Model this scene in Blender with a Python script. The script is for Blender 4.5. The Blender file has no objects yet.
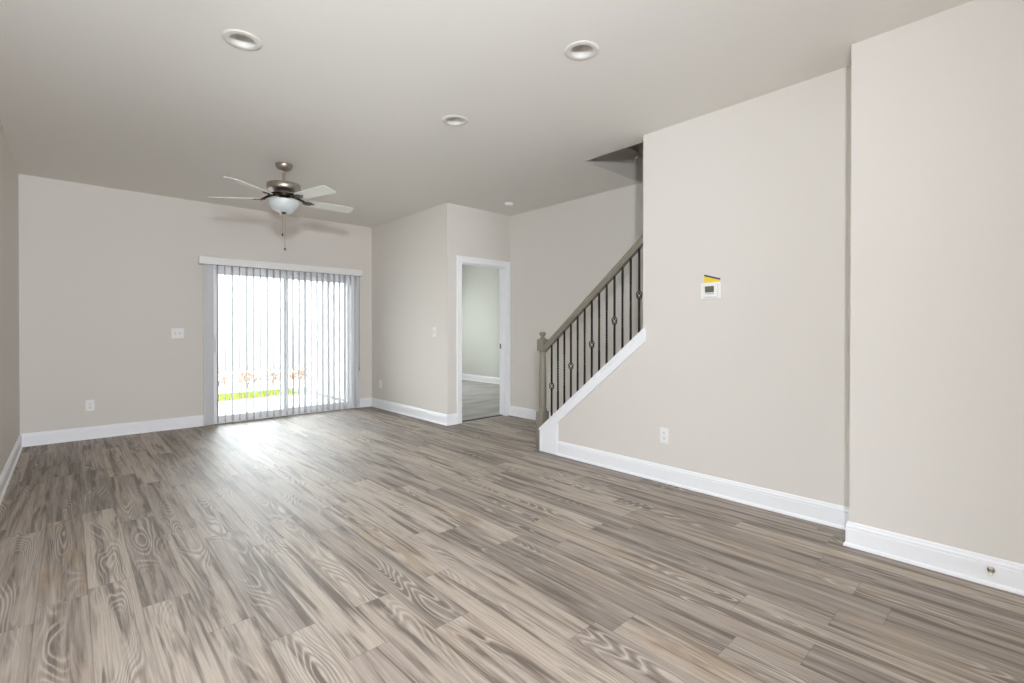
import bpy, bmesh, math, random
from mathutils import Vector, Matrix
random.seed(7)
scene = bpy.context.scene
COL = scene.collection
PI = math.pi

# ------------------------------------------------------------ camera, world, light, exposure
cam_data = bpy.data.cameras.new('camera')
cam = bpy.data.objects.new('camera', cam_data); COL.objects.link(cam)
cam_data.sensor_fit = 'HORIZONTAL'; cam_data.sensor_width = 36.0
cam_data.lens = 479.88 / 1024 * 36.0
cam_data.shift_y = -(341.5 - 331.61) / 1024
cam_data.clip_start = 0.02
R_ = Vector((0.735209509, -0.677839895, 0.00023479)).normalized()
F_ = Vector((0.67782994, 0.73519675, -0.00568443)).normalized()
U_ = R_.cross(F_)
cam.matrix_world = Matrix(((R_.x, U_.x, -F_.x, 0), (R_.y, U_.y, -F_.y, 0), (R_.z, U_.z, -F_.z, 1.1901), (0, 0, 0, 1)))
scene.camera = cam

world = bpy.data.worlds.new('overcast_sky'); scene.world = world; world.use_nodes = True
WN, WL = world.node_tree.nodes, world.node_tree.links
bg = WN['Background']
bg.inputs['Strength'].default_value = 1.0
# hazy overcast sky: dim at the horizon, brighter overhead, with two glows added to light the jog wall and floor
wt = WN.new('ShaderNodeTexCoord'); wsx = WN.new('ShaderNodeSeparateXYZ'); WL.new(wt.outputs['Generated'], wsx.inputs[0])
wr = WN.new('ShaderNodeValToRGB'); WL.new(wsx.outputs['Z'], wr.inputs['Fac'])
wr.color_ramp.elements[0].position = 0.09; wr.color_ramp.elements[0].color = (1.5, 1.54, 1.6, 1)
wr.color_ramp.elements[1].position = 0.55; wr.color_ramp.elements[1].color = (12.0, 12.8, 13.8, 1)
wr.color_ramp.elements.new(0.19).color = (6.5, 6.9, 7.4, 1); wr.color_ramp.elements.new(0.33).color = (13.5, 14.3, 15.4, 1)
wd = WN.new('ShaderNodeVectorMath'); wd.operation = 'DOT_PRODUCT'; WL.new(wt.outputs['Generated'], wd.inputs[0])
wd.inputs[1].default_value = Vector((-0.69, -0.71, 0.16)).normalized()  # added sky glow, aimed through the left window at the jog wall
wg = WN.new('ShaderNodeMapRange'); wg.interpolation_type = 'SMOOTHSTEP'; WL.new(wd.outputs['Value'], wg.inputs['Value'])
wg.inputs['From Min'].default_value = 0.86; wg.inputs['From Max'].default_value = 0.985; wg.inputs['To Max'].default_value = 15.0
we = WN.new('ShaderNodeVectorMath'); we.operation = 'DOT_PRODUCT'; WL.new(wt.outputs['Generated'], we.inputs[0])
we.inputs[1].default_value = Vector((-0.93, -0.36, 0.0))
wf = WN.new('ShaderNodeMapRange'); wf.interpolation_type = 'SMOOTHSTEP'; WL.new(we.outputs['Value'], wf.inputs['Value'])
wf.inputs['From Min'].default_value = 0.5; wf.inputs['From Max'].default_value = 0.85
wf.inputs['To Min'].default_value = 0.0; wf.inputs['To Max'].default_value = 1.0
wm = WN.new('ShaderNodeMix'); wm.data_type = 'RGBA'; wm.clamp_factor = True   # the western sky is an even bright haze
WL.new(wf.outputs['Result'], wm.inputs['Factor']); WL.new(wr.outputs['Color'], wm.inputs['A']); wm.inputs['B'].default_value = (3.4, 3.6, 3.8, 1)
wa = WN.new('ShaderNodeVectorMath'); wa.operation = 'ADD'; WL.new(wm.outputs['Result'], wa.inputs[0]); WL.new(wg.outputs['Result'], wa.inputs[1])
w2 = WN.new('ShaderNodeVectorMath'); w2.operation = 'DOT_PRODUCT'; WL.new(wt.outputs['Generated'], w2.inputs[0])
w2.inputs[1].default_value = Vector((0.27, 0.91, 0.36)).normalized()  # second added glow, strengthens the glare on the floor by the sliding door
wh = WN.new('ShaderNodeMapRange'); wh.interpolation_type = 'SMOOTHSTEP'; WL.new(w2.outputs['Value'], wh.inputs['Value'])
wh.inputs['From Min'].default_value = 0.90; wh.inputs['From Max'].default_value = 0.992; wh.inputs['To Max'].default_value = 5.0
wb = WN.new('ShaderNodeVectorMath'); wb.operation = 'ADD'; WL.new(wa.outputs['Vector'], wb.inputs[0]); WL.new(wh.outputs['Result'], wb.inputs[1])
WL.new(wb.outputs['Vector'], bg.inputs['Color'])

def area(name, loc, look, sx, sy, power, color=(1, 1, 1)):
    l = bpy.data.lights.new(name, 'AREA'); l.shape = 'RECTANGLE'; l.size = sx; l.size_y = sy
    l.energy = power; l.color = color
    o = bpy.data.objects.new(name, l); COL.objects.link(o); o.location = loc
    o.rotation_euler = (Vector(look) - Vector(loc)).to_track_quat('-Z', 'Y').to_euler()
    return o
COOL = (0.95, 1.0, 1.085)
area('photographers_lamp', (-0.13, -0.40, 1.93), (0.25, 4.2, 2.0), 0.20, 0.20, 114, COOL)
area('rear_fill', (0.9, -8.2, 1.5), (1.3, 2.0, 1.6), 2.2, 2.2, 160, COOL)  # added fill from behind the camera, no window is built there
area('bedroom_daylight', (5.3, 9.35, 1.45), (5.6, 6.0, 0.9), 1.3, 1.4, 30, (0.96, 1.0, 0.99))

vs = scene.view_settings
scene.display_settings.display_device = 'sRGB'
vs.view_transform = 'Standard'; vs.look = 'None'; vs.gamma = 1.0; vs.use_curve_mapping = False
vs.exposure = 0.06
scene.cycles.max_bounces = 10; scene.cycles.diffuse_bounces = 6
scene.cycles.sample_clamp_indirect = 4.0

# ------------------------------------------------------------ measured places (metres)
XL, YB, XJ, YD, XS, XR, XN, YE, YW, HC = -0.372, 6.898, 3.4206, 4.8845, 4.470, 3.392, 3.147, 0.677, 2.124, 2.743
T = 0.12
YF = -8.5
SLOPE = 0.842
def skirt_z(y): return 0.228 + SLOPE * (3.252 - y)

# ------------------------------------------------------------ materials
def new_mat(name):
    m = bpy.data.materials.new(name); m.use_nodes = True
    return m, m.node_tree.nodes, m.node_tree.links, m.node_tree.nodes['Principled BSDF']
def srgb(r, g, b):
    f = lambda c: (c / 255 / 12.92) if c / 255 <= 0.04045 else ((c / 255 + 0.055) / 1.055) ** 2.4
    return (f(r), f(g), f(b), 1)
def plain(name, col, rough=0.5, metal=0.0, bump=0.0, bscale=200.0, vary=0.0, vscale=3.0, trans=0.0):
    m, N, L, P = new_mat(name)
    P.inputs['Base Color'].default_value = col; P.inputs['Roughness'].default_value = rough
    P.inputs['Metallic'].default_value = metal
    if trans: P.inputs['Transmission Weight'].default_value = trans
    tc = N.new('ShaderNodeTexCoord')
    if bump:
        n = N.new('ShaderNodeTexNoise'); n.inputs['Scale'].default_value = bscale; n.inputs['Detail'].default_value = 3
        b = N.new('ShaderNodeBump'); b.inputs['Strength'].default_value = bump; b.inputs['Distance'].default_value = 0.002
        L.new(tc.outputs['Object'], n.inputs['Vector']); L.new(n.outputs['Fac'], b.inputs['Height']); L.new(b.outputs['Normal'], P.inputs['Normal'])
    if vary:
        n = N.new('ShaderNodeTexNoise'); n.inputs['Scale'].default_value = vscale; n.inputs['Detail'].default_value = 4
        mr = N.new('ShaderNodeMapRange'); mr.inputs['To Min'].default_value = 1 - vary; mr.inputs['To Max'].default_value = 1 + vary
        mx = N.new('ShaderNodeMix'); mx.data_type = 'RGBA'; mx.blend_type = 'MULTIPLY'; mx.inputs['Factor'].default_value = 1
        mx.inputs['A'].default_value = col
        L.new(tc.outputs['Object'], n.inputs['Vector']); L.new(n.outputs['Fac'], mr.inputs['Value'])
        L.new(mr.outputs['Result'], mx.inputs['B']); L.new(mx.outputs['Result'], P.inputs['Base Color'])
    return m
M_WALL = plain('greige_wall_paint', srgb(222, 217, 210), 0.75, bump=0.12, bscale=160)
M_CEIL = plain('ceiling_paint', srgb(234, 231, 225), 0.85, bump=0.15, bscale=120)
M_TRIM = plain('white_trim_enamel', srgb(246, 247, 250), 0.35, bump=0.03, bscale=90)
M_CASE = plain('door_casing_paint', srgb(222, 222, 218), 0.45, bump=0.02, bscale=90)
M_DOOR = plain('white_door_vinyl', srgb(246, 246, 246), 0.4, bump=0.02, bscale=90)
M_BED = plain('bedroom_wall_paint', srgb(208, 210, 204), 0.75, bump=0.12, bscale=160)
M_PLATE = plain('white_plastic', srgb(240, 240, 238), 0.4, vary=0.01)
M_SLOT = plain('dark_slots', srgb(70, 68, 66), 0.6, vary=0.05)
M_NICKEL = plain('brushed_nickel', srgb(176, 166, 155), 0.33, 0.9, bump=0.05, bscale=300)
M_DARKMET = plain('dark_bronze_metal', srgb(70, 60, 52), 0.4, 0.8, bump=0.05, bscale=200)
M_BLADE = plain('pale_blade_laminate', srgb(226, 226, 218), 0.5, vary=0.02, vscale=12)
M_IRON = plain('black_wrought_iron', srgb(20, 19, 19), 0.6, 0.0, bump=0.2, bscale=250)
M_RAIL = plain('taupe_painted_wood', srgb(130, 124, 110), 0.42, vary=0.03, vscale=8)
M_SCREEN = plain('olive_lcd', srgb(80, 85, 60), 0.25, vary=0.03)
M_STEP = plain('stair_carpet', srgb(168, 160, 150), 0.95, bump=0.6, bscale=260, vary=0.08, vscale=60)
M_YEL = plain('yellow_card', srgb(232, 205, 62), 0.6, vary=0.06, vscale=40)
M_BLUE = plain('navy_print', srgb(34, 36, 82), 0.6, vary=0.06, vscale=40)
M_CORD = plain('grey_wand', srgb(150, 148, 142), 0.4, vary=0.03)
M_CONC = plain('patio_concrete', srgb(160, 159, 156), 0.85, bump=0.3, bscale=80, vary=0.06, vscale=5)
M_RING = plain('off_white_trim_ring', srgb(222, 219, 212), 0.45, vary=0.01)
M_LENS = plain('frosted_lens', srgb(180, 174, 164), 0.5, vary=0.02)
M_MULCH = plain('bark_mulch', srgb(160, 130, 112), 0.95, bump=0.8, bscale=60, vary=0.3, vscale=50)
M_GRASS = plain('lawn_grass', srgb(124, 142, 46), 0.8, vary=0.25, vscale=25)
M_LEAF = plain('rusty_leaves', srgb(160, 118, 92), 0.7, vary=0.3, vscale=20)
M_SIDING = plain('white_siding', srgb(236, 236, 234), 0.6, vary=0.02)
M_RUBBER = plain('white_rubber_tip', srgb(232, 230, 226), 0.6, vary=0.02)

def vane_mat():
    m, N, L, P = new_mat('translucent_white_vinyl')
    P.inputs['Base Color'].default_value = srgb(207, 208, 211); P.inputs['Roughness'].default_value = 0.5
    t = N.new('ShaderNodeBsdfTranslucent'); t.inputs['Color'].default_value = (0.85, 0.87, 0.9, 1)
    n = N.new('ShaderNodeTexNoise'); n.inputs['Scale'].default_value = 150
    b = N.new('ShaderNodeBump'); b.inputs['Strength'].default_value = 0.05
    L.new(n.outputs['Fac'], b.inputs['Height']); L.new(b.outputs['Normal'], P.inputs['Normal'])
    mx = N.new('ShaderNodeMixShader'); mx.inputs[0].default_value = 0.03
    L.new(P.outputs[0], mx.inputs[1]); L.new(t.outputs[0], mx.inputs[2])
    L.new(mx.outputs[0], N['Material Output'].inputs['Surface'])
    return m
M_VANE = vane_mat()
def glass_mat():
    m, N, L, P = new_mat('window_glass'); N.remove(P)
    tr = N.new('ShaderNodeBsdfTransparent'); tr.inputs['Color'].default_value = (0.96, 0.98, 0.97, 1)
    g = N.new('ShaderNodeBsdfGlossy'); g.inputs['Roughness'].default_value = 0.02
    fr = N.new('ShaderNodeFresnel'); fr.inputs['IOR'].default_value = 1.45
    mx = N.new('ShaderNodeMixShader')
    L.new(fr.outputs[0], mx.inputs[0]); L.new(tr.outputs[0], mx.inputs[1]); L.new(g.outputs[0], mx.inputs[2])
    L.new(mx.outputs[0], N['Material Output'].inputs['Surface'])
    return m
M_GLASS = glass_mat()
def frosted_mat():
    m, N, L, P = new_mat('frosted_white_glass')
    P.inputs['Base Color'].default_value = srgb(214, 220, 220); P.inputs['Roughness'].default_value = 0.28
    P.inputs['Subsurface Weight'].default_value = 0.2; P.inputs['Subsurface Radius'].default_value = (0.02, 0.02, 0.02)
    n = N.new('ShaderNodeTexNoise'); n.inputs['Scale'].default_value = 40
    b = N.new('ShaderNodeBump'); b.inputs['Strength'].default_value = 0.03
    L.new(n.outputs['Fac'], b.inputs['Height']); L.new(b.outputs['Normal'], P.inputs['Normal'])
    return m
M_BOWL = frosted_mat()

def floor_mat():
    m, N, L, P = new_mat('grey_brown_wood_planks')
    PW, PL = 0.1675, 1.22
    tc = N.new('ShaderNodeTexCoord'); sep = N.new('ShaderNodeSeparateXYZ'); L.new(tc.outputs['Object'], sep.inputs[0])
    def mt(op, a, b=None, c=None):
        n = N.new('ShaderNodeMath'); n.operation = op
        for i, v in enumerate((a, b, c)):
            if v is None: continue
            if isinstance(v, (int, float)): n.inputs[i].default_value = v
            else: L.new(v, n.inputs[i])
        return n.outputs[0]
    def comb(x, y, z):
        n = N.new('ShaderNodeCombineXYZ')
        for i, v in enumerate((x, y, z)):
            if isinstance(v, (int, float)): n.inputs[i].default_value = v
            else: L.new(v, n.inputs[i])
        return n.outputs[0]
    def noise(vec, scale, detail=2.0, rough=0.5, dist=0.0):
        n = N.new('ShaderNodeTexNoise'); n.inputs['Scale'].default_value = scale; n.inputs['Detail'].default_value = detail
        n.inputs['Roughness'].default_value = rough; n.inputs['Distortion'].default_value = dist
        L.new(vec, n.inputs['Vector']); return n.outputs['Fac']
    def ramp(fac, stops):
        n = N.new('ShaderNodeValToRGB'); e = n.color_ramp.elements
        while len(e) < len(stops): e.new(0.5)
        for el, (p, c) in zip(e, stops): el.position = p; el.color = c if len(c) == 4 else (*c, 1)
        L.new(fac, n.inputs['Fac']); return n.outputs['Color']
    def mix(fac, a, b, mode='MIX'):
        n = N.new('ShaderNodeMix'); n.data_type = 'RGBA'; n.blend_type = mode
        if isinstance(fac, (int, float)): n.inputs['Factor'].default_value = fac
        else: L.new(fac, n.inputs['Factor'])
        for k, v in (('A', a), ('B', b)):
            if isinstance(v, tuple): n.inputs[k].default_value = v
            else: L.new(v, n.inputs[k])
        return n.outputs['Result']
    def rng(v, a, b, c, d):
        n = N.new('ShaderNodeMapRange'); L.new(v, n.inputs['Value'])
        for k, q in zip(('From Min', 'From Max', 'To Min', 'To Max'), (a, b, c, d)): n.inputs[k].default_value = q
        return n.outputs['Result']
    x, y = sep.outputs['X'], sep.outputs['Y']
    u = mt('DIVIDE', mt('SUBTRACT', x, 0.057 - 20 * PW), PW)
    row = mt('FLOOR', u); uf = mt('FRACT', u)
    wr = N.new('ShaderNodeTexWhiteNoise'); wr.noise_dimensions = '1D'; L.new(row, wr.inputs['W'])
    v = mt('ADD', mt('DIVIDE', mt('ADD', y, 30), PL), mt('MULTIPLY', wr.outputs['Value'], 7.31))
    pl = mt('FLOOR', v); vf = mt('FRACT', v)
    wn = N.new('ShaderNodeTexWhiteNoise'); wn.noise_dimensions = '2D'; L.new(comb(row, pl, 0), wn.inputs['Vector'])
    wsep = N.new('ShaderNodeSeparateColor'); L.new(wn.outputs['Color'], wsep.inputs[0])
    r1, r2, r3 = wsep.outputs[0], wsep.outputs[1], wsep.outputs[2]
    seed = mt('MULTIPLY', r1, 91.7)
    pu = mt('MULTIPLY', uf, PW); pv = mt('MULTIPLY', vf, PL)
    # contour lines of a slow height field make the cathedral figure
    slow = noise(comb(mt('MULTIPLY', pu, 7.5), mt('MULTIPLY', pv, 1.35), seed), 1.0, 1.0, 0.4, 0.15)
    hf = mt('ADD', mt('MULTIPLY', slow, 19.0), mt('MULTIPLY', mt('POWER', mt('ABSOLUTE', mt('SUBTRACT', uf, 0.5)), 2.0), 16.0))
    rings = mt('MULTIPLY', mt('ADD', mt('SINE', mt('MULTIPLY', hf, 6.2832)), 1.0), 0.5)
    figure = noise(comb(mt('MULTIPLY', pu, 5.0), mt('MULTIPLY', pv, 1.7), mt('ADD', seed, 17.0)), 1.0, 1.0)
    fmask = mt('MULTIPLY', rng(figure, 0.46, 0.64, 0.03, 1.0), rng(mt('ABSOLUTE', mt('SUBTRACT', uf, 0.5)), 0.24, 0.46, 1.0, 0.15))
    fine = noise(comb(mt('MULTIPLY', pu, 170.0), mt('MULTIPLY', pv, 3.2), seed), 1.0, 4.0, 0.6, 0.25)
    streak = noise(comb(mt('MULTIPLY', pu, 24.0), mt('MULTIPLY', pv, 1.25), mt('ADD', seed, 31.0)), 1.0, 4.0, 0.58, 0.7)
    blotch = noise(comb(mt('MULTIPLY', pu, 8.0), mt('MULTIPLY', pv, 2.6), mt('ADD', seed, 53.0)), 1.0, 3.0, 0.55, 0.8)
    base = ramp(r2, [(0.0, srgb(126, 116, 107)), (0.35, srgb(151, 139, 129)), (0.7, srgb(167, 154, 142)), (1.0, srgb(179, 166, 152))])
    base = mix(mt('MULTIPLY', rng(r3, 0.25, 1.0, 0.0, 0.9), rng(blotch, 0.45, 0.65, 0.0, 1.0)), base, srgb(150, 129, 106))
    dark = rng(streak, 0.49, 0.63, 0.0, 0.88)
    base = mix(dark, base, srgb(80, 69, 60))
    light = rng(streak, 0.45, 0.30, 0.0, 0.55)
    base = mix(light, base, srgb(187, 176, 163))
    base = mix(mt('MULTIPLY', rng(rings, 0.45, 1.0, 0.0, 0.50), fmask), base, srgb(98, 87, 78))
    base = mix(mt('MULTIPLY', rng(rings, 0.30, 0.0, 0.0, 0.62), fmask), base, srgb(200, 190, 178))
    base = mix(rng(fine, 0.48, 0.75, 0.0, 0.55), base, srgb(98, 88, 80))
    base = mix(rng(fine, 0.45, 0.22, 0.0, 0.28), base, srgb(198, 190, 180))
    # knots
    # seams
    eu = mt('MULTIPLY', mt('SUBTRACT', 0.5, mt('ABSOLUTE', mt('SUBTRACT', uf, 0.5))), PW)
    ev = mt('MULTIPLY', mt('SUBTRACT', 0.5, mt('ABSOLUTE', mt('SUBTRACT', vf, 0.5))), PL)
    e = mt('MINIMUM', eu, ev)
    seam = rng(e, 0.0004, 0.0022, 1.0, 0.0)
    base = mix(mt('MULTIPLY', seam, 0.5), base, srgb(74, 66, 60))
    L.new(base, P.inputs['Base Color'])
    P.inputs['Roughness'].default_value = 0.36
    rr = rng(fine, 0.3, 0.75, 0.49, 0.62); L.new(rr, P.inputs['Roughness'])
    P.inputs['Specular IOR Level'].default_value = 0.8
    b = N.new('ShaderNodeBump'); b.inputs['Strength'].default_value = 0.12; b.inputs['Distance'].default_value = 0.002
    L.new(mt('SUBTRACT', mt('MULTIPLY', fine, 0.6), mt('MULTIPLY', seam, 1.0)), b.inputs['Height']); L.new(b.outputs['Normal'], P.inputs['Normal'])
    return m
M_FLOOR = floor_mat()
def carpet_mat():
    m, N, L, P = new_mat('grey_bedroom_carpet')
    tc = N.new('ShaderNodeTexCoord'); mp = N.new('ShaderNodeMapping'); mp.inputs['Scale'].default_value = (0.9, 4.5, 1)
    mp.inputs['Rotation'].default_value = (0, 0, 0.5)
    n = N.new('ShaderNodeTexNoise'); n.inputs['Scale'].default_value = 1.6; n.inputs['Detail'].default_value = 4
    r = N.new('ShaderNodeValToRGB'); r.color_ramp.elements[0].position = 0.35; r.color_ramp.elements[1].position = 0.68
    r.color_ramp.elements[0].color = srgb(160, 157, 154); r.color_ramp.elements[1].color = srgb(192, 189, 185)
    n2 = N.new('ShaderNodeTexNoise'); n2.inputs['Scale'].default_value = 300
    b = N.new('ShaderNodeBump'); b.inputs['Strength'].default_value = 0.7
    L.new(tc.outputs['Object'], mp.inputs[0]); L.new(mp.outputs[0], n.inputs['Vector']); L.new(n.outputs['Fac'], r.inputs[0])
    L.new(r.outputs[0], P.inputs['Base Color']); L.new(tc.outputs['Object'], n2.inputs['Vector']); L.new(n2.outputs['Fac'], b.inputs['Height'])
    L.new(b.outputs['Normal'], P.inputs['Normal']); P.inputs['Roughness'].default_value = 1.0
    return m
M_CARPET = carpet_mat()

# ------------------------------------------------------------ mesh helpers
def bm_new(): return bmesh.new()
def box(bm, x0, x1, y0, y1, z0, z1, bevel=0.0, seg=2):
    tmp = bmesh.new()
    r = bmesh.ops.create_cube(tmp, size=1.0)
    for v in tmp.verts:
        v.co = Vector(((x0 + x1) / 2 + v.co.x * (x1 - x0), (y0 + y1) / 2 + v.co.y * (y1 - y0), (z0 + z1) / 2 + v.co.z * (z1 - z0)))
    if bevel: bmesh.ops.bevel(tmp, geom=tmp.edges[:] , offset=bevel, segments=seg, affect='EDGES', profile=0.5)
    merge(bm, tmp)
def merge(bm, tmp, mat=None):
    if mat is not None: bmesh.ops.transform(tmp, matrix=mat, verts=tmp.verts)
    me = bpy.data.meshes.new('tmp'); tmp.to_mesh(me); tmp.free(); bm.from_mesh(me); bpy.data.meshes.remove(me)
def prism(bm, pts, axis, a, b):
    """polygon pts in the plane normal to axis, extruded from a to b"""
    def P(p, w):
        if axis == 'x': return (w, p[0], p[1])
        if axis == 'y': return (p[0], w, p[1])
        return (p[0], p[1], w)
    A = [bm.verts.new(P(p, a)) for p in pts]; B = [bm.verts.new(P(p, b)) for p in pts]
    n = len(pts)
    bm.faces.new(A); bm.faces.new(B[::-1])
    for i in range(n): bm.faces.new((A[i], B[i], B[(i + 1) % n], A[(i + 1) % n]))
def lathe(bm, prof, seg=32, cx=0, cy=0):
    rings = []
    for r, z in prof:
        if r < 1e-6: rings.append([bm.verts.new((cx, cy, z))])
        else: rings.append([bm.verts.new((cx + r * math.cos(2 * PI * i / seg), cy + r * math.sin(2 * PI * i / seg), z)) for i in range(seg)])
    for A, B in zip(rings, rings[1:]):
        for i in range(seg):
            j = (i + 1) % seg
            if len(A) == 1 and len(B) == 1: continue
            if len(A) == 1: bm.faces.new((A[0], B[i], B[j]))
            elif len(B) == 1: bm.faces.new((A[i], B[0], A[j]))
            else: bm.faces.new((A[i], B[i], B[j], A[j]))
def tube(bm, pts, r, seg=8, cap=True):
    pts = [Vector(p) for p in pts]; rings = []
    for i, p in enumerate(pts):
        d = (pts[min(i + 1, len(pts) - 1)] - pts[max(i - 1, 0)]).normalized()
        a = d.cross(Vector((0, 0, 1)) if abs(d.z) < 0.9 else Vector((1, 0, 0))).normalized(); b = d.cross(a)
        rr = r[i] if isinstance(r, (list, tuple)) else r
        rings.append([bm.verts.new(p + rr * (math.cos(2 * PI * k / seg) * a + math.sin(2 * PI * k / seg) * b)) for k in range(seg)])
    for A, B in zip(rings, rings[1:]):
        for k in range(seg): bm.faces.new((A[k], A[(k + 1) % seg], B[(k + 1) % seg], B[k]))
    if cap: bm.faces.new(rings[0][::-1]); bm.faces.new(rings[-1])
def mesh_obj(name, bm, mat, parent=None, smooth=None, loc=None):
    bmesh.ops.recalc_face_normals(bm, faces=bm.faces[:])
    me = bpy.data.meshes.new(name); bm.to_mesh(me); bm.free()
    if mat: me.materials.append(mat)
    o = bpy.data.objects.new(name, me); COL.objects.link(o)
    if parent: o.parent = parent
    if loc: o.location = loc
    if smooth is not None:
        ca = math.radians(smooth)
        b2 = bmesh.new(); b2.from_mesh(me)
        for f in b2.faces: f.smooth = True
        for e in b2.edges:
            if len(e.link_faces) == 2 and e.calc_face_angle(0) > ca: e.smooth = False
        b2.to_mesh(me); b2.free()
    return o
def tag(o, label, cat, group=None):
    o['label'] = label; o['category'] = cat
    if group: o['group'] = group
    return o
def thing(name, label, cat, loc=(0, 0, 0), rz=0.0, group=None):
    o = bpy.data.objects.new(name, None); COL.objects.link(o); o.empty_display_size = 0.1
    o.location = loc; o.rotation_euler = (0, 0, rz)
    return tag(o, label, cat, group)
def struct(name, bm, mat, smooth=None):
    o = mesh_obj(name, bm, mat, None, smooth); o['kind'] = 'structure'; return o
def struct_empty(name, loc=(0, 0, 0)):
    o = bpy.data.objects.new(name, None); COL.objects.link(o); o.location = loc; o['kind'] = 'structure'; o.empty_display_size = 0.1
    return o
def copy_tree(src):
    c = src.copy(); COL.objects.link(c)
    for ch in list(src.children):
        d = ch.copy(); COL.objects.link(d); d.parent = c
        for g in list(ch.children):
            e = g.copy(); COL.objects.link(e); e.parent = d
    return c

# ------------------------------------------------------------ room shell
b = bm_new()
prism(b, [(XL - T, YF - T), (XS + T, YF - T), (XS + T, YD + 0.08), (XJ + T, YD + 0.08), (XJ + T, YB + T), (XL - T, YB + T)], 'z', -0.10, 0.0)
struct('floor', b, M_FLOOR)
b = bm_new()
prism(b, [(XJ + T, YD + 0.085), (6.73, YD + 0.085), (6.73, 9.5), (XJ + T, 9.5)], 'z', -0.10, 0.012)
struct('floor_bedroom', b, M_CARPET)
b = bm_new(); box(b, 3.642, 4.378, YD + 0.052, YD + 0.084, 0.0003, 0.007, 0.002)
struct('trim_1', b, M_DARKMET)

LIGHTS = [(0.690, 2.885), (2.106, 1.712), (2.117, 2.925)]
HOLE = 0.062
def ceiling():
    bm = bm_new()
    def loop(pts):
        vs_ = [bm.verts.new((x, y, HC)) for x, y in pts]
        for i in range(len(vs_)): bm.edges.new((vs_[i], vs_[(i + 1) % len(vs_)]))
    loop([(XL - T, YF - T), (XS, YF - T), (XS, -0.7), (XR + T, -0.7), (XR + T, 2.829), (XS, 2.829), (XS, YD), (XS + T, YD), (XS + T, YD + T), (XJ + T, YD + T), (XJ + T, YB + T), (XL - T, YB + T)])
    for cx, cy in LIGHTS: loop([(cx + HOLE * math.cos(2 * PI * k / 40), cy + HOLE * math.sin(2 * PI * k / 40)) for k in range(40)])
    bmesh.ops.triangle_fill(bm, use_beauty=True, use_dissolve=False, edges=bm.edges[:])
    for f in bm.faces:
        f.normal_update()
        if f.normal.z > 0: f.normal_flip()
    r = bmesh.ops.extrude_face_region(bm, geom=bm.faces[:])
    for v in r['geom']:
        if isinstance(v, bmesh.types.BMVert): v.co.z += 0.10
    o = struct('ceiling', bm, M_CEIL)
ceiling()
b = bm_new(); box(b, XJ + T, 6.85, YD + T, 9.62, HC, HC + 0.1); struct('ceiling_bedroom', b, M_CEIL)

WY0, WY1, WZ0, WZ1 = 1.7, 3.7, 0.85, 2.15
b = bm_new()
box(b, XL - T, XL, YF, WY0, 0, HC); box(b, XL - T, XL, WY1, YB, 0, HC); box(b, XL - T, XL, WY0, WY1, 0, WZ0); box(b, XL - T, XL, WY0, WY1, WZ1, HC)
struct('wall_left', b, M_WALL)
DX0, DX1, DZ = 1.262, 3.160, 1.985
b = bm_new()
box(b, XL - T, DX0, YB, YB + T, 0, HC); box(b, DX1, XJ, YB, YB + T, 0, HC); box(b, DX0, DX1, YB, YB + T, DZ, HC)
struct('wall_back', b, M_WALL)
b = bm_new(); box(b, XJ, XJ + T, YD, 9.5, 0, HC); struct('wall_jog', b, M_WALL)
OX0, OX1, OZ = 3.632, 4.388, 2.036
b = bm_new()
box(b, XJ + T, OX0, YD, YD + T, 0, HC); box(b, OX1, XS + T, YD, YD + T, 0, HC); box(b, OX0, OX1, YD, YD + T, OZ, HC)
struct('wall_doorway', b, M_WALL)
b = bm_new(); box(b, XS, XS + T, -2.0, YD, 0, 5.4); struct('wall_stairwell', b, M_WALL)
b = bm_new()
prism(b, [(YF, 0), (3.243, 0), (3.243, skirt_z(3.243) - 0.022), (YW, skirt_z(YW) - 0.022), (YW, HC), (YF, HC)], 'x', XR, XR + T)
struct('wall_right', b, M_WALL)
b = bm_new(); box(b, XN, XR, YF, YE, 0, HC); struct('wall_near_right', b, M_WALL)
b = bm_new(); box(b, XL - T, XS + T, YF - T, YF, 0, HC); struct('wall_front', b, M_WALL)
# bedroom
b = bm_new(); box(b, 6.73, 6.85, YD + T, 9.5, 0, HC); struct('wall_bedroom_right', b, M_BED)
b = bm_new(); box(b, XS + T, 6.85, YD, YD + T, 0, HC); struct('wall_bedroom_front', b, M_BED)
b = bm_new()
box(b, XJ, 4.6, 9.5, 9.62, 0, HC); box(b, 6.0, 6.85, 9.5, 9.62, 0, HC); box(b, 4.6, 6.0, 9.5, 9.62, 0, 0.75); box(b, 4.6, 6.0, 9.5, 9.62, 2.15, HC)
struct('wall_bedroom_back', b, M_BED)
w = struct_empty('window_1', (5.3, 9.56, 0.75))
b = bm_new()
for a in ((-0.7, -0.64, 0, 1.4), (0.64, 0.7, 0, 1.4), (-0.64, 0.64, 0, 0.06), (-0.64, 0.64, 1.34, 1.4), (-0.64, 0.64, 0.67, 0.73)):
    box(b, a[0], a[1], -0.03, 0.03, a[2], a[3], 0.004)
mesh_obj('window_frame', b, M_TRIM, w)
b = bm_new(); box(b, -0.64, 0.64, -0.004, 0.004, 0.06, 0.67); box(b, -0.64, 0.64, -0.004, 0.004, 0.73, 1.34); mesh_obj('pane', b, M_GLASS, w)
w = struct_empty('window_2', (XL - T / 2, (WY0 + WY1) / 2, WZ0))
b = bm_new()
for a in ((-1.0, -0.94, 0, 1.3), (0.94, 1.0, 0, 1.3), (-0.94, 0.94, 0, 0.06), (-0.94, 0.94, 1.24, 1.3), (-0.03, 0.03, 0.06, 1.24), (-0.94, -0.03, 0.63, 0.67), (0.03, 0.94, 0.63, 0.67)):
    box(b, -0.03, 0.03, a[0], a[1], a[2], a[3], 0.004)
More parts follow.
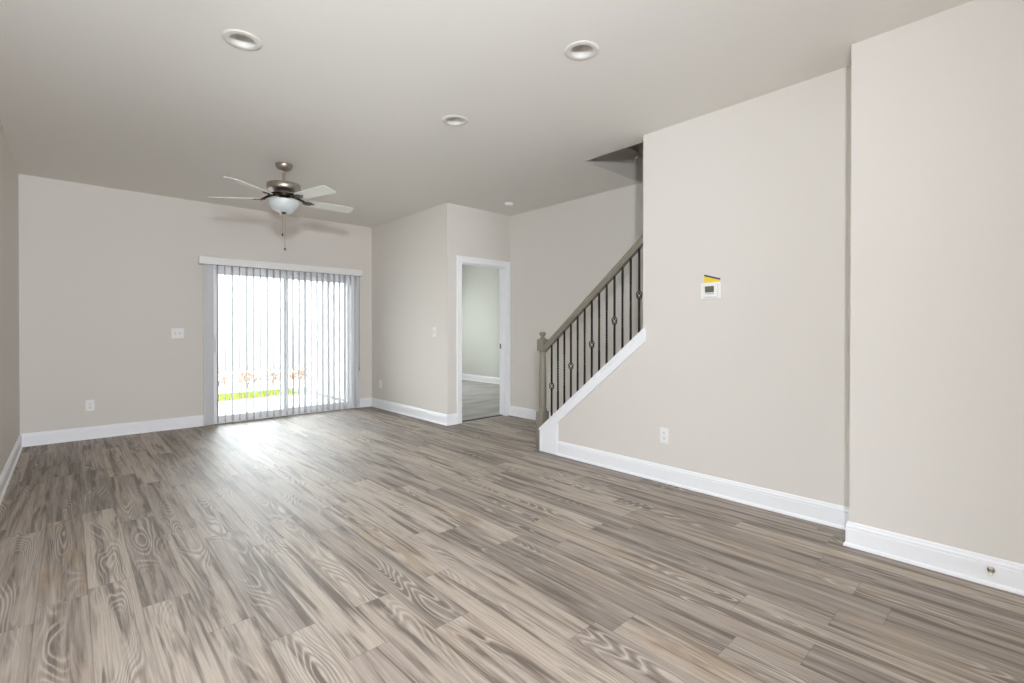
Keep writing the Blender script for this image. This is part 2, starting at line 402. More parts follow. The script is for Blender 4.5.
mesh_obj('window_frame', b, M_TRIM, w)
b = bm_new()
for a in ((-0.94, -0.03), (0.03, 0.94)):
    for z in ((0.06, 0.63), (0.67, 1.24)): box(b, -0.004, 0.004, a[0], a[1], z[0], z[1])
mesh_obj('pane', b, M_GLASS, w)
# stairwell above the ceiling
UP = HC + 0.30
b = bm_new(); box(b, XR + T, XS, 2.815, 2.8285, HC + 0.0005, HC + 0.101); box(b, XR, XS, 2.815, 2.935, HC + 0.101, UP); box(b, XR, XR + T, -0.7, 2.815, HC + 0.10, UP + 1.0); struct('wall_header', b, M_WALL)
b = bm_new(); box(b, 2.4, XR, -2.0, 6.0, UP - 0.02, UP); box(b, XR, XS, 2.935, 6.0, UP - 0.02, UP); struct('floor_upper', b, M_STEP)
b = bm_new(); box(b, 2.3, XS + T, -2.12, 6.12, 5.4, 5.5); struct('ceiling_upper', b, M_CEIL)
b = bm_new(); box(b, 2.28, 2.4, -2.0, 6.0, UP, 5.4); box(b, 2.28, XS + T, 6.0, 6.12, UP, 5.4); box(b, 2.28, XS + T, -2.12, -2.0, UP, 5.4); box(b, XS, XS + T, YD + T, 6.0, UP, 5.4)
struct('wall_upper', b, M_WALL)

# ------------------------------------------------------------ baseboards: a moulded profile swept with mitres
PROF = [(0, 0), (0.024, 0), (0.024, 0.006), (0.021, 0.014), (0.016, 0.019), (0.0145, 0.02), (0.0145, 0.096), (0.0125, 0.099), (0.0125, 0.102), (0.0145, 0.105),
        (0.0135, 0.112), (0.010, 0.118), (0.009, 0.121), (0.0095, 0.124), (0.007, 0.130), (0.004, 0.133), (0, 0.133)]
def sweep_base(poly, names, mat=M_TRIM, z0=0.0):
    """poly: plan points along the walls, the room on the LEFT of the travel direction"""
    P = [Vector(p) for p in poly]; n = len(P); offs = []
    for i in range(n):
        ns = []
        if i > 0: d = (P[i] - P[i - 1]).normalized(); ns.append(Vector((-d.y, d.x)))
        if i < n - 1: d = (P[i + 1] - P[i]).normalized(); ns.append(Vector((-d.y, d.x)))
        if len(ns) == 1: offs.append(ns[0])
        else:
            s = ns[0] + ns[1]; offs.append(s * (2.0 / s.length_squared))
    for i, nm in enumerate(names):
        if nm is None: continue
        bm = bm_new(); R = []
        for k in (i, i + 1): R.append([bm.verts.new((P[k].x + offs[k].x * (d + 0.0006), P[k].y + offs[k].y * (d + 0.0006), z + z0 + 0.0003)) for d, z in PROF])
        m = len(PROF)
        for q in range(m): bm.faces.new((R[0][q], R[0][(q + 1) % m], R[1][(q + 1) % m], R[1][q]))
        bm.faces.new(R[0]); bm.faces.new(R[1][::-1])
        struct(nm, bm, mat)
sweep_base([(1.203, YB), (XL, YB), (XL, YF)], ['baseboard_back_left', 'baseboard_left'])
sweep_base([(XS, 3.36), (XS, YD - 0.018)], ['baseboard_stairwell'])
sweep_base([(3.566, YD), (XJ, YD), (XJ, YB), (3.216, YB)], ['baseboard_doorway', 'baseboard_jog', 'baseboard_back_right'])
sweep_base([(XN, YF), (XN, YE), (XR, YE), (XR, 3.036)], ['baseboard_near_right', 'baseboard_return', 'baseboard_right'])
sweep_base([(6.73, 5.02), (6.73, 9.48)], ['baseboard_bedroom'], z0=0.012)

# ------------------------------------------------------------ stair skirt trim on the right wall
def par(y0, y1, dz0, dz1):  # band below the sloping line, in y-z
    return [(y0, skirt_z(y0) - dz0), (y1, skirt_z(y1) - dz0), (y1, skirt_z(y1) - dz1), (y0, skirt_z(y0) - dz1)]
b = bm_new()
E0, E1, UPE = 3.252, 3.034, 2.098
prism(b, [(E0, 0.0005), (E0, skirt_z(E0) - 0.02), (E1, skirt_z(E1) - 0.02), (E1, 0.0005)], 'x', XR - 0.020, XR - 0.0006)
prism(b, par(E1, UPE, 0.02, 0.108), 'x', XR - 0.020, XR - 0.0006)
prism(b, par(E0 + 0.004, UPE, 0.018, 0.036), 'x', XR - 0.026, XR - 0.0200)
prism(b, [(E0 + 0.004, 0.0005), (E0 + 0.004, 0.20), (E0 - 0.020, 0.215), (E0 - 0.020, 0.0005)], 'x', XR - 0.0245, XR - 0.0200)
prism(b, par(E1 + 0.004, UPE, 0.088, 0.112), 'x', XR - 0.0245, XR - 0.0200)
prism(b, [(E1 + 0.018, 0.135), (E1 + 0.018, 0.318), (E1 - 0.002, 0.300), (E1 - 0.002, 0.135)], 'x', XR - 0.0245, XR - 0.0200)
struct('trim_2', b, M_TRIM)
b = bm_new()
prism(b, par(E0 + 0.006, UPE - 0.004, 0.0, 0.0195), 'x', XR - 0.032, XR - 0.0007)
prism(b, par(3.243, 2.126, 0.0, 0.0195), 'x', XR - 0.0007, XR + T + 0.012)
struct('trim_3', b, M_TRIM)
# skirt against the far stair wall
b = bm_new()
prism(b, [(3.358, 0.0005), (3.358, 0.133), (3.273, 0.24), (0.6, 0.24 + SLOPE * 2.673), (0.6, SLOPE * 2.673), (3.273, 0.0005)], 'x', XS - 0.018, XS - 0.0006)
struct('trim_4', b, M_TRIM)

# ------------------------------------------------------------ staircase (mostly behind the skirt)
RUN = 0.2439; RISE = RUN * SLOPE
st = thing('staircase', 'carpeted staircase climbing behind the white slanted skirt and iron balusters', 'stairs', (0, 0, 0))
for k in range(14):
    y = 3.20 - k * RUN; z = (k + 1) * RISE
    b = bm_new(); box(b, XR + T + 0.004, XS - 0.020, y - RUN + 0.001, y - 0.004, max(0.001, z - RISE - 0.12), z - 0.03)
    box(b, XR + T + 0.004, XS - 0.020, y - RUN + 0.001, y + 0.022, z - 0.03, z, 0.01, 3)
    mesh_obj('step', b, M_STEP, st)

# ------------------------------------------------------------ stair railing
XC = XR + 0.055
rail = thing('stair_railing', 'taupe wooden handrail and newel with black iron balusters along the stairs', 'railing', (XC, 3.292, 0))
def sqbox(bm, h, z0, z1, bev=0.004): box(bm, -h, h, -h, h, z0, z1, bev)
b = bm_new(); sqbox(b, 0.046, 0.0008, 0.375, 0.004)
lathe(b, [(0.0, 0.372), (0.044, 0.372), (0.046, 0.385), (0.042, 0.396), (0.036, 0.402), (0.034, 0.412), (0.037, 0.422), (0.0375, 0.44), (0.0385, 0.52), (0.038, 0.62), (0.0355, 0.76),
           (0.032, 0.90), (0.0305, 0.935), (0.034, 0.942), (0.036, 0.950), (0.033, 0.957), (0.031, 0.962), (0.036, 0.972), (0.0, 0.975)], 28)
sqbox(b, 0.041, 0.972, 1.088, 0.006)
lathe(b, [(0.0, 1.086), (0.030, 1.086), (0.033, 1.093), (0.029, 1.100), (0.019, 1.105), (0.0165, 1.115), (0.022, 1.122), (0.031, 1.130), (0.0345, 1.141), (0.031, 1.152), (0.022, 1.159), (0.0, 1.162)], 28)
mesh_obj('newel_post', b, M_RAIL, rail, 40)
def rb(y): return 1.032 + 0.838 * (3.17 - y)   # underside of the handrail
b = bm_new()
prof = [(-0.022, 0), (0.022, 0), (0.026, 0.004), (0.026, 0.018), (0.021, 0.024), (0.023, 0.032), (0.031, 0.042), (0.031, 0.056), (0.024, 0.068), (0.010, 0.074), (-0.010, 0.074), (-0.024, 0.068), (-0.031, 0.056), (-0.031, 0.042), (-0.023, 0.032), (-0.021, 0.024), (-0.026, 0.018), (-0.026, 0.004)]
vf = 1.02
A = [b.verts.new((px, 3.252 - 3.292, rb(3.252) + pz * vf)) for px, pz in prof]; B = [b.verts.new((px, YW + 0.002 - 3.292, rb(YW + 0.002) + pz * vf)) for px, pz in prof]
b.faces.new(A); b.faces.new(B[::-1])
for i in range(len(prof)): b.faces.new((A[i], B[i], B[(i + 1) % len(prof)], A[(i + 1) % len(prof)]))
mesh_obj('handrail', b, M_RAIL, rail, 35)
def bar(bm, x, y, z0, z1, h=0.0068, twist=0):
    n = max(1, int(abs(twist) * 10)); R = []
    for i in range(n + 1):
        a = twist * 2 * PI * i / n; z = z0 + (z1 - z0) * i / n
        R.append([bm.verts.new((x + h * 1.414 * math.cos(a + PI / 4 + k * PI / 2), y + h * 1.414 * math.sin(a + PI / 4 + k * PI / 2), z)) for k in range(4)])
    for P, Q in zip(R, R[1:]):
        for k in range(4): bm.faces.new((P[k], P[(k + 1) % 4], Q[(k + 1) % 4], Q[k]))
    bm.faces.new(R[0][::-1]); bm.faces.new(R[-1])
for k in range(13):
    y = 3.170 - 0.08125 * k; zb = skirt_z(y) + 0.0006; zt = rb(y) + 0.001; ly = y - 3.292
    b = bm_new()
    if k % 3 == 0:
        zk = 0.634 + 0.0696 * k * 1.0
        bar(b, 0, ly, zb, zk - 0.036); bar(b, 0, ly, zk + 0.036, zt)
    else:
        tz0, tz1 = zb + 0.22, zt - 0.22
        bar(b, 0, ly, zb, tz0); bar(b, 0, ly, tz0, tz1, 0.0068, 3); bar(b, 0, ly, tz1, zt)
    box(b, -0.013, 0.013, ly - 0.011, ly + 0.011, zb + 0.009, zb + 0.024, 0.003)
    o = mesh_obj('baluster', b, M_IRON, rail)
    if k % 3 == 0:
        b = bm_new()
        for s in range(4):
            pts = []
            for i in range(17):
                t = i / 16; a = PI / 2 * s + PI * t; r = 0.003 + 0.0205 * math.sin(PI * t) ** 0.8
                pts.append((r * math.cos(a), ly + r * math.sin(a), zk - 0.038 + 0.076 * t))
            tube(b, pts, 0.0043, 6)
        lathe(b, [(0, zk - 0.046), (0.009, zk - 0.044), (0.009, zk - 0.034), (0, zk - 0.032)], 10, 0, ly)
        lathe(b, [(0, zk + 0.032), (0.009, zk + 0.034), (0.009, zk + 0.044), (0, zk + 0.046)], 10, 0, ly)
        mesh_obj('basket_knuckle', b, M_IRON, o)

# ------------------------------------------------------------ bedroom doorway trim
d2 = struct_empty('door_2', ((OX0 + OX1) / 2, YD, 0))
hw = 0.375
b = bm_new()
def casing_profile(bm, s):
    for (a, c, th) in ((0.372, 0.449, 0.012), (0.380, 0.392, 0.015), (0.424, 0.4495, 0.018)):
        x0, x1 = sorted((s * a, s * c)); box(bm, x0, x1, -th, -0.0006, 0.0006, 2.03 + a - 0.372 + (c - a), 0.002)
casing_profile(b, -1); casing_profile(b, 1)
for (a, c, th) in ((0.372, 0.449, 0.0118), (0.380, 0.392, 0.0148), (0.424, 0.4495, 0.0178)):
    box(b, -a, a, -th, -0.0006, 2.03 + a - 0.372, 2.03 + c - 0.372, 0.002)
mesh_obj('casing', b, M_TRIM, d2)
b = bm_new()
for s in (-1, 1):
    x0, x1 = sorted((s * 0.3695, s * 0.3775)); box(b, x0, x1, -0.0005, T + 0.0005, 0.0006, 2.0355)
    x0, x1 = sorted((s * 0.358, s * 0.3695)); box(b, x0, x1, 0.040, 0.078, 0.0135, 2.02, 0.002)
box(b, -0.3695, 0.3695, -0.0005, T + 0.0005, 2.027, 2.0355); box(b, -0.358, 0.358, 0.040, 0.078, 2.015, 2.027, 0.002)
mesh_obj('jamb', b, M_TRIM, d2)
b = bm_new(); box(b, 0.3675, 0.3694, 0.085, 0.113, 0.915, 0.985, 0.0006)
mesh_obj('strike_plate', b, M_DARKMET, d2)

# ------------------------------------------------------------ sliding glass door
YP = YB + 0.06
d1 = struct_empty('door_1', ((DX0 + DX1) / 2, YB, 0)); CX = (DX0 + DX1) / 2
b = bm_new()
HWD = (DX1 - DX0) / 2
box(b, -HWD + 0.001, -HWD + 0.036, 0.010, 0.119, 0.0008, DZ - 0.002, 0.003); box(b, HWD - 0.036, HWD - 0.001, 0.010, 0.119, 0.0008, DZ - 0.002, 0.003)
box(b, -HWD + 0.036, HWD - 0.036, 0.010, 0.119, DZ - 0.045, DZ - 0.002, 0.003); box(b, -HWD + 0.036, HWD - 0.036, 0.010, 0.119, 0.0008, 0.03, 0.003)
mesh_obj('door_frame', b, M_DOOR, d1)
b = bm_new()
for s in (-1, 1):
    x0, x1 = sorted((s * (HWD - 0.000), s * (HWD + 0.058)))
    box(b, x0, x1, -0.018, -0.0006, 0.0006, DZ + 0.0, 0.004)
mesh_obj('casing', b, M_CASE, d1)
def panel(x0, x1, y):
    bm = bm_new(); w_ = 0.062
    box(bm, x0, x0 + w_, y - 0.018, y + 0.018, 0.031, DZ - 0.046, 0.003); box(bm, x1 - w_, x1, y - 0.018, y + 0.018, 0.031, DZ - 0.046, 0.003)
    box(bm, x0 + w_, x1 - w_, y - 0.018, y + 0.018, DZ - 0.112, DZ - 0.046, 0.003); box(bm, x0 + w_, x1 - w_, y - 0.018, y + 0.018, 0.031, 0.098, 0.003)
    o = mesh_obj('sliding_panel', bm, M_DOOR, d1)
    bm = bm_new(); box(bm, x0 + w_, x1 - w_, y - 0.003, y + 0.003, 0.098, DZ - 0.112); mesh_obj('glass', bm, M_GLASS, o)
    return o
pa = panel(-HWD + 0.036, 0.002, 0.042); pb = panel(-0.062, HWD - 0.036, 0.082)
b = bm_new()
hx = -HWD + 0.070
pts = [(hx, 0.024, 0.905)] + [(hx, 0.024 - 0.040 * math.sin(PI * i / 12) ** 0.6, 0.905 + 0.18 * i / 12) for i in range(1, 12)] + [(hx, 0.024, 1.085)]
tube(b, pts, 0.008, 8); box(b, hx - 0.017, hx + 0.017, 0.0185, 0.0238, 0.87, 1.12, 0.002)
mesh_obj('handle', b, M_PLATE, pa)

# ------------------------------------------------------------ vertical blind
vb = thing('vertical_blind', 'white vertical blind with its vanes turned open over the sliding door', 'blind', (1.152, YB, 0))
b = bm_new(); VX1 = 3.220 - 1.152
box(b, 0, VX1, -0.1106, -0.100, 1.977, 2.067, 0.003); box(b, 0, 0.010, -0.100, -0.0006, 1.977, 2.067, 0.002); box(b, VX1 - 0.010, VX1, -0.100, -0.0006, 1.977, 2.067, 0.002)
box(b, 0.010, VX1 - 0.010, -0.100, -0.0006, 2.059, 2.067, 0.002)
mesh_obj('valance', b, M_PLATE, vb)
b = bm_new(); box(b, 0.03, VX1 - 0.03, -0.078, -0.042, 2.018, 2.0585, 0.003)
mesh_obj('head_track', b, M_PLATE, vb)
def vane_mesh():
    bm = bm_new(); n = 8; A = []
    for z in (0.022, 1.998):
        row = []
        for side in (0, 1):
            idx = range(n + 1) if side == 0 else range(n, -1, -1)
            for i in idx:
                t = i / n - 0.5
                row.append(bm.verts.new((0.004 * (1 - (2 * t) ** 2) - 0.002 + (0.0010 if side == 0 else 0.0), 0.089 * t, z)))
        A.append(row)
    m = len(A[0])
    for i in range(m): bm.faces.new((A[0][i], A[0][(i + 1) % m], A[1][(i + 1) % m], A[1][i]))
    bm.faces.new(A[0][::-1]); bm.faces.new(A[1])
    box(bm, -0.004, 0.004, -0.005, 0.005, 1.997, 2.019)
    return bm
first = None
for k in range(24):
    x = 1.268 + 0.0812 * k - 1.152 if k else 1.253 - 1.152
    if first is None: o = first = mesh_obj('vane', vane_mesh(), M_VANE, vb, 40)
    else: o = first.copy(); COL.objects.link(o); o.parent = vb
    o.location = (x if k else 1.259 - 1.152, -0.060, 0)
    o.rotation_euler = (0, 0, random.uniform(-0.09, 0.09) if k else PI / 2 - 0.12)
b = bm_new()
tube(b, [(3.197 - 1.152, -0.052, 2.018), (3.198 - 1.152, -0.05, 1.4), (3.199 - 1.152, -0.048, 0.62)], 0.0035, 8)
lathe(b, [(0, 0.56), (0.007, 0.565), (0.008, 0.60), (0.005, 0.625), (0, 0.626)], 10, 3.199 - 1.152, -0.048)
mesh_obj('tilt_wand', b, M_CORD, vb)

# ------------------------------------------------------------ ceiling fan
FX, FY = 1.495, 4.802
fan = thing('ceiling_fan', 'brushed nickel ceiling fan with five pale blades and a frosted bowl light', 'ceiling fan', (FX, FY, HC))
b = bm_new(); lathe(b, [(0, -0.0006), (0.074, -0.0006), (0.076, -0.008), (0.070, -0.030), (0.055, -0.052), (0.036, -0.064), (0.020, -0.068), (0, -0.068)], 40)
mesh_obj('canopy', b, M_NICKEL, fan, 40)
b = bm_new(); lathe(b, [(0, -0.060), (0.0125, -0.060), (0.0125, -0.160), (0.024, -0.162), (0.024, -0.178), (0, -0.178)], 24)
mesh_obj('downrod', b, M_NICKEL, fan, 40)
b = bm_new(); lathe(b, [(0, -0.174), (0.06, -0.176), (0.118, -0.182), (0.144, -0.190), (0.149, -0.198), (0.149, -0.236), (0.142, -0.248), (0.114, -0.258), (0.082, -0.266), (0.072, -0.280), (0, -0.280)], 56)
mesh_obj('motor_housing', b, M_NICKEL, fan, 35)
b = bm_new(); lathe(b, [(0, -0.278), (0.068, -0.278), (0.068, -0.300), (0.045, -0.306), (0.036, -0.312), (0.036, -0.330), (0.095, -0.336), (0.104, -0.344), (0, -0.346)], 40)
mesh_obj('light_kit_fitter', b, M_DARKMET, fan, 35)
b = bm_new()
out = [(0.134, -0.346), (0.1355, -0.354), (0.134, -0.370), (0.126, -0.394), (0.108, -0.418), (0.080, -0.438), (0.047, -0.450), (0.0, -0.456)]
lathe(b, [(0.0, -0.450), (0.046, -0.444), (0.078, -0.432), (0.104, -0.413), (0.121, -0.391), (0.129, -0.369), (0.130, -0.356), (0.134, -0.346)] + out[1:], 48)
mesh_obj('light_bowl', b, M_BOWL, fan, 60)
b = bm_new(); lathe(b, [(0, -0.452), (0.021, -0.4535), (0.023, -0.459), (0.012, -0.464), (0.009, -0.470), (0.0, -0.473)], 20)
mesh_obj('finial', b, M_DARKMET, fan, 40)
def blade_bm():
    bm = bm_new(); outl = []
    for s in (1, -1):
        pass
    top = [(0.205, 0.040), (0.215, 0.052), (0.24, 0.057), (0.40, 0.064), (0.60, 0.070), (0.635, 0.070), (0.652, 0.060), (0.66, 0.045)]
    outl = top + [(x, -y) for x, y in top[::-1]]
    prism(bm, outl, 'z', -0.003, 0.003)
    return bm
def arm_bm():
    bm = bm_new()
    # arm: hub flange, neck dropping to the blade and a three lobed plate under it
    tube(bm, [(0.060, 0, 0.040), (0.10, 0, 0.037), (0.150, 0, 0.020), (0.185, 0, 0.002), (0.21, 0, -0.008)], [0.010, 0.011, 0.011, 0.012, 0.010], 8)
    prism(bm, [(0.17, -0.014), (0.205, -0.034), (0.245, -0.030), (0.262, -0.010), (0.285, 0.0), (0.262, 0.010), (0.245, 0.030), (0.205, 0.034), (0.17, 0.014)], 'z', -0.0085, -0.0033)
    for x, y in ((0.225, 0.018), (0.225, -0.018), (0.262, 0)): lathe(bm, [(0, -0.012), (0.005, -0.0115), (0.006, -0.0084), (0, -0.0084)], 8, x, y)
    return bm
blade_me = arm_me = None
for k in range(5):
    ang = math.radians(143 + 72 * k)
    if k == 0:
        bl = mesh_obj('blade', blade_bm(), M_BLADE, fan); ar = mesh_obj('blade_bracket', arm_bm(), M_DARKMET, bl, 35); b0, a0 = bl, ar
    else:
        bl = b0.copy(); COL.objects.link(bl); bl.parent = fan
        ar = a0.copy(); COL.objects.link(ar); ar.parent = bl
    bl.rotation_mode = 'XYZ'
    bl.matrix_local = Matrix.Translation((0, 0, -0.328)) @ Matrix.Rotation(ang, 4, 'Z') @ Matrix.Rotation(math.radians(-12.5), 4, 'X')
for (dx, dy, zb, L_) in ((-0.012, 0.006, -0.655, 0), (0.004, -0.012, -0.79, 0)):
    b = bm_new(); tube(b, [(dx, dy, -0.46), (dx, dy, zb)], 0.0022, 6)
    for i in range(int((-0.47 - zb) / 0.02)): lathe(b, [(0, -0.475 - i * 0.02), (0.003, -0.472 - i * 0.02), (0, -0.469 - i * 0.02)], 6, dx, dy)
    pc = mesh_obj('pull_chain', b, M_NICKEL, fan)
    b = bm_new(); lathe(b, [(0, zb - 0.022), (0.006, zb - 0.020), (0.0085, zb - 0.010), (0.006, zb), (0.003, zb + 0.004), (0, zb + 0.005)], 12, dx, dy)
    mesh_obj('pull_fob', b, M_DARKMET, pc, 60)

# ------------------------------------------------------------ recessed lights, smoke detector
labels = ['round white recessed ceiling light furthest left, on its own near the fan', 'round white recessed ceiling light closest to the right wall, the nearer of two',
          'small round white recessed ceiling light between the fan and the stairwell opening']
labels = ['round white recessed ceiling light at the top left of the photo', 'round white recessed ceiling light nearest the bare right wall',
          'round white recessed ceiling light furthest from the camera, toward the stairs']
def can_parts(root):
    bm = bm_new()
    lathe(bm, [(0.0600, 0.02), (0.0600, -0.004), (0.064, -0.007), (0.085, -0.006), (0.094, -0.003), (0.096, -0.0006), (0.0625, -0.0006), (0.0612, 0.02), (0.0600, 0.02)], 56)
    mesh_obj('trim_ring', bm, M_RING, root, 40)
    bm = bm_new(); lathe(bm, [(0.0597, 0.0), (0.0595, 0.012), (0.052, 0.060), (0.050, 0.068), (0.053, 0.070), (0.0607, 0.0205), (0.0597, 0.0)], 56)
    mesh_obj('reflector', bm, M_RING, root, 40)
    bm = bm_new(); lathe(bm, [(0, 0.058), (0.045, 0.059), (0.0515, 0.062), (0.0515, 0.066), (0, 0.066)], 40)
    mesh_obj('lens', bm, M_LENS, root, 40)
rl = None
for (x, y), lb in zip(LIGHTS, labels):
    if rl is None:
        rl = o = thing('recessed_light', lb, 'ceiling light', (x, y, HC), 0, 'recessed ceiling lights'); can_parts(o)
    else:
        o = copy_tree(rl); o.location = (x, y, HC); o['label'] = lb
sd = thing('smoke_detector', 'small round white smoke detector on the ceiling above the doorway corner', 'smoke detector', (3.985, 4.385, HC))
b = bm_new(); lathe(b, [(0, -0.0006), (0.055, -0.0006), (0.055, -0.012), (0.052, -0.014), (0, -0.014)], 36); mesh_obj('base', b, M_PLATE, sd, 40)
b = bm_new(); lathe(b, [(0, -0.0142), (0.050, -0.0142), (0.049, -0.026), (0.042, -0.033), (0.025, -0.037), (0.0, -0.038)], 36); mesh_obj('dome', b, M_PLATE, sd, 50)

# ------------------------------------------------------------ switches and outlets (local -Y faces the room)
def plate_bm(w, h):
    bm = bm_new(); box(bm, -w / 2, w / 2, -0.0065, -0.0005, -h / 2, h / 2, 0.0025, 3); return bm
def outlet(label, loc, rz):
    t = thing('wall_outlet', label, 'outlet', loc, rz, 'white wall outlets')
    mesh_obj('cover_plate', plate_bm(0.075, 0.120), M_PLATE, t)
    for s in (1, -1):
        bm = bm_new(); tmp = bmesh.new()
        prism(tmp, [(0.0165 * math.cos(a) if abs(math.cos(a)) < 0.93 else 0.0155 * (1 if math.cos(a) > 0 else -1), max(-0.0135, min(0.0135, 0.0165 * math.sin(a)))) for a in [2 * PI * i / 24 for i in range(24)]], 'y', -0.0085, -0.0066)
        merge(bm, tmp, Matrix.Translation((0, 0, s * 0.0195))); r = mesh_obj('receptacle', bm, M_PLATE, t)
        bm = bm_new()
        for x in (-0.0062, 0.0062): box(bm, x - 0.0013, x + 0.0013, -0.0089, -0.00855, s * 0.0195 - 0.001, s * 0.0195 + 0.008)
        box(bm, -0.0025, 0.0025, -0.0089, -0.00855, s * 0.0195 - 0.0095, s * 0.0195 - 0.0055)
        mesh_obj('slots', bm, M_SLOT, r)
    bm = bm_new(); tmp = bmesh.new(); lathe(tmp, [(0, 0), (0.003, 0), (0.003, 0.0015), (0, 0.002)], 10)
    merge(bm, tmp, Matrix.Translation((0, -0.0066, 0)) @ Matrix.Rotation(PI / 2, 4, 'X')); mesh_obj('screw', bm, M_PLATE, t)
    return t
def switch(label, loc, rz, gangs):
    w = 0.075 if gangs == 1 else 0.124
    t = thing('light_switch', label, 'light switch', loc, rz)
    mesh_obj('cover_plate', plate_bm(w, 0.122), M_PLATE, t)
    for g in range(gangs):
        x = (g - (gangs - 1) / 2) * 0.046
        bm = bm_new(); box(bm, x - 0.0055, x + 0.0055, -0.0085, -0.0066, -0.0125, 0.0125, 0.001); s = mesh_obj('toggle_well', bm, M_LENS, t)
        bm = bm_new(); tmp = bmesh.new(); box(tmp, -0.0035, 0.0035, -0.014, 0.002, -0.005, 0.005, 0.0015)
        merge(bm, tmp, Matrix.Translation((x, -0.0105, 0.003)) @ Matrix.Rotation(math.radians(28), 4, 'X')); mesh_obj('toggle', bm, M_PLATE, s)
    return t
switch('white double toggle switch plate on the back wall left of the sliding door', (0.945, YB, 1.135), 0, 2)
switch('white single switch plate on the side wall near the bedroom doorway corner', (XJ, 5.165, 1.150), -PI / 2, 1)
outlet('white wall outlet low on the back wall, below and left of the double switch', (0.160, YB, 0.362), 0)
outlet('white wall outlet in the corner on the side wall right of the sliding door', (XJ, 6.61, 0.366), -PI / 2)
outlet('white wall outlet low on the right wall, beneath the thermostat', (XR, 1.931, 0.363), -PI / 2)

# ------------------------------------------------------------ thermostat and card
th = thing('wall_thermostat', 'white wall thermostat with a small olive display on the right wall', 'thermostat', (XR, 1.5665, 1.465), -PI / 2)
b = bm_new(); box(b, -0.0745, 0.0745, -0.009, -0.0022, -0.060, 0.058, 0.0025, 3); mesh_obj('wall_plate', b, M_PLATE, th)
b = bm_new(); box(b, -0.043, 0.055, -0.027, -0.0092, -0.048, 0.046, 0.004, 3); body = mesh_obj('body', b, M_PLATE, th)
b = bm_new(); box(b, -0.033, 0.032, -0.0282, -0.0271, -0.014, 0.031, 0.0003, 1); mesh_obj('display', b, M_SCREEN, body)
b = bm_new(); box(b, -0.033, 0.032, -0.0282, -0.0271, -0.026, -0.019, 0.0003, 1); mesh_obj('button_strip', b, M_LENS, body)
cd = thing('instruction_card', 'tilted yellow card with a navy top band tucked behind the thermostat', 'card', (XR, 1.5665, 1.465), -PI / 2)
CA = math.tan(math.radians(-17.0))
def card_top(x): return 0.120 + (x + 0.052) * CA
b = bm_new(); prism(b, [(-0.052, 0.020), (0.060, 0.030), (0.065, card_top(0.065) - 0.011), (-0.052, card_top(-0.052) - 0.012)], 'y', -0.0017, -0.0006); mesh_obj('card_sheet', b, M_YEL, cd)
b = bm_new(); prism(b, [(-0.052, card_top(-0.052) - 0.012), (0.065, card_top(0.065) - 0.011), (0.067, card_top(0.067)), (-0.050, card_top(-0.050))], 'y', -0.0017, -0.0006); o = mesh_obj('top_band', b, M_BLUE, cd); o['label'] = 'navy printed band along the top edge'

# ------------------------------------------------------------ door stop on the near baseboard
ds = thing('door_stop', 'small nickel door stop with white tip on the near right baseboard', 'door stop', (XN - 0.0152, 0.125, 0.076), 0)
Rm = Matrix.Rotation(-PI / 2, 4, 'Y')
def lx(bm, prof, seg=16):
    tmp = bmesh.new(); lathe(tmp, prof, seg); merge(bm, tmp, Rm)
b = bm_new(); lx(b, [(0, 0.0003), (0.014, 0.0003), (0.014, 0.004), (0.007, 0.009), (0, 0.009)]); mesh_obj('base', b, M_NICKEL, ds, 40)
b = bm_new(); lx(b, [(0, 0.008), (0.0048, 0.008), (0.0048, 0.052), (0.0085, 0.055), (0.0085, 0.060), (0, 0.060)]); mesh_obj('shaft', b, M_NICKEL, ds, 40)
b = bm_new(); lx(b, [(0, 0.0602), (0.0082, 0.0602), (0.0082, 0.068), (0.006, 0.074), (0, 0.075)]); mesh_obj('rubber_tip', b, M_RUBBER, ds, 40)

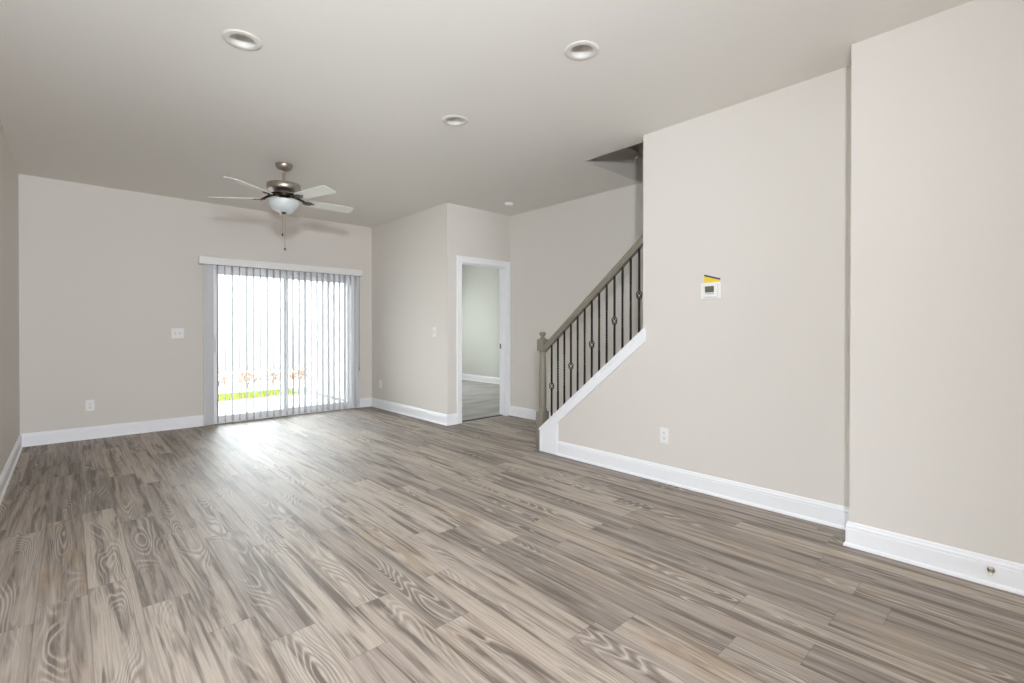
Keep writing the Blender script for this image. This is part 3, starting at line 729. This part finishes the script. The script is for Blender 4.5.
# ------------------------------------------------------------ outdoors beyond the sliding door
b = bm_new(); box(b, -3.0, XJ - 0.001, YB + T + 0.001, 9.75, -0.25, -0.10); struct('patio', b, M_CONC)
b = bm_new(); box(b, -3.0, 3.35, 9.75, 10.75, -0.25, -0.105); struct('lawn', b, M_MULCH)
b = bm_new()
for i in range(9000):
    x = random.uniform(-2.6, 3.35); y = random.uniform(9.78, 10.72); h = random.uniform(0.04, 0.09); a = random.uniform(0, PI)
    dx, dy = 0.006 * math.cos(a), 0.006 * math.sin(a); lx_, ly_ = random.uniform(-.02, .02), random.uniform(-.02, .02)
    v = [b.verts.new((x - dx, y - dy, -0.105)), b.verts.new((x + dx, y + dy, -0.105)), b.verts.new((x + lx_, y + ly_, -0.105 + h))]
    b.faces.new(v)
g = mesh_obj('grass', b, M_GRASS); tag(g, 'bright green grass strip seen through the blind beyond the patio', 'grass'); g['kind'] = 'stuff'
b = bm_new(); box(b, -3.0, 6.0, 10.75, 16.0, -0.25, -0.08); struct('planting_bed', b, M_CONC)
def shrub_mesh(sd):
    rnd = random.Random(sd); bm = bm_new()
    for i in range(420):
        th_, ph = rnd.uniform(0, 2 * PI), math.acos(rnd.uniform(-0.1, 1)); r = rnd.uniform(0.12, 0.27)
        c = Vector((r * math.sin(ph) * math.cos(th_), r * math.sin(ph) * math.sin(th_), 0.10 + 1.15 * r * math.cos(ph)))
        d = Vector((rnd.uniform(-1, 1), rnd.uniform(-1, 1), rnd.uniform(-.3, 1))).normalized(); n = d.orthogonal().normalized() * 0.014
        v = [bm.verts.new(c), bm.verts.new(c + d * 0.03 + n), bm.verts.new(c + d * 0.06), bm.verts.new(c + d * 0.03 - n)]; bm.faces.new(v)
    return bm
sh = None
for i, x in enumerate((1.75, 2.3, 2.85, 3.4, 3.95)):
    if sh is None:
        sh = o = thing('shrub', 'small rust coloured shrub beyond the grass strip, seen through the blind', 'shrub', (x, 11.6, -0.08), 0, 'rusty shrubs beyond the grass')
        mesh_obj('foliage', shrub_mesh(3), M_LEAF, o)
        b = bm_new()
        for k in range(5): tube(b, [(0, 0, 0.0), (0.03 * math.cos(k * 1.26), 0.03 * math.sin(k * 1.26), 0.08), (0.10 * math.cos(k * 1.26), 0.10 * math.sin(k * 1.26), 0.24)], [0.01, 0.007, 0.004], 6)
        mesh_obj('stem', b, M_DARKMET, o)
    else:
        o = copy_tree(sh); o.location = (x, 11.6 + 0.1 * (i % 2), -0.08); o.rotation_euler = (0, 0, i * 1.3)
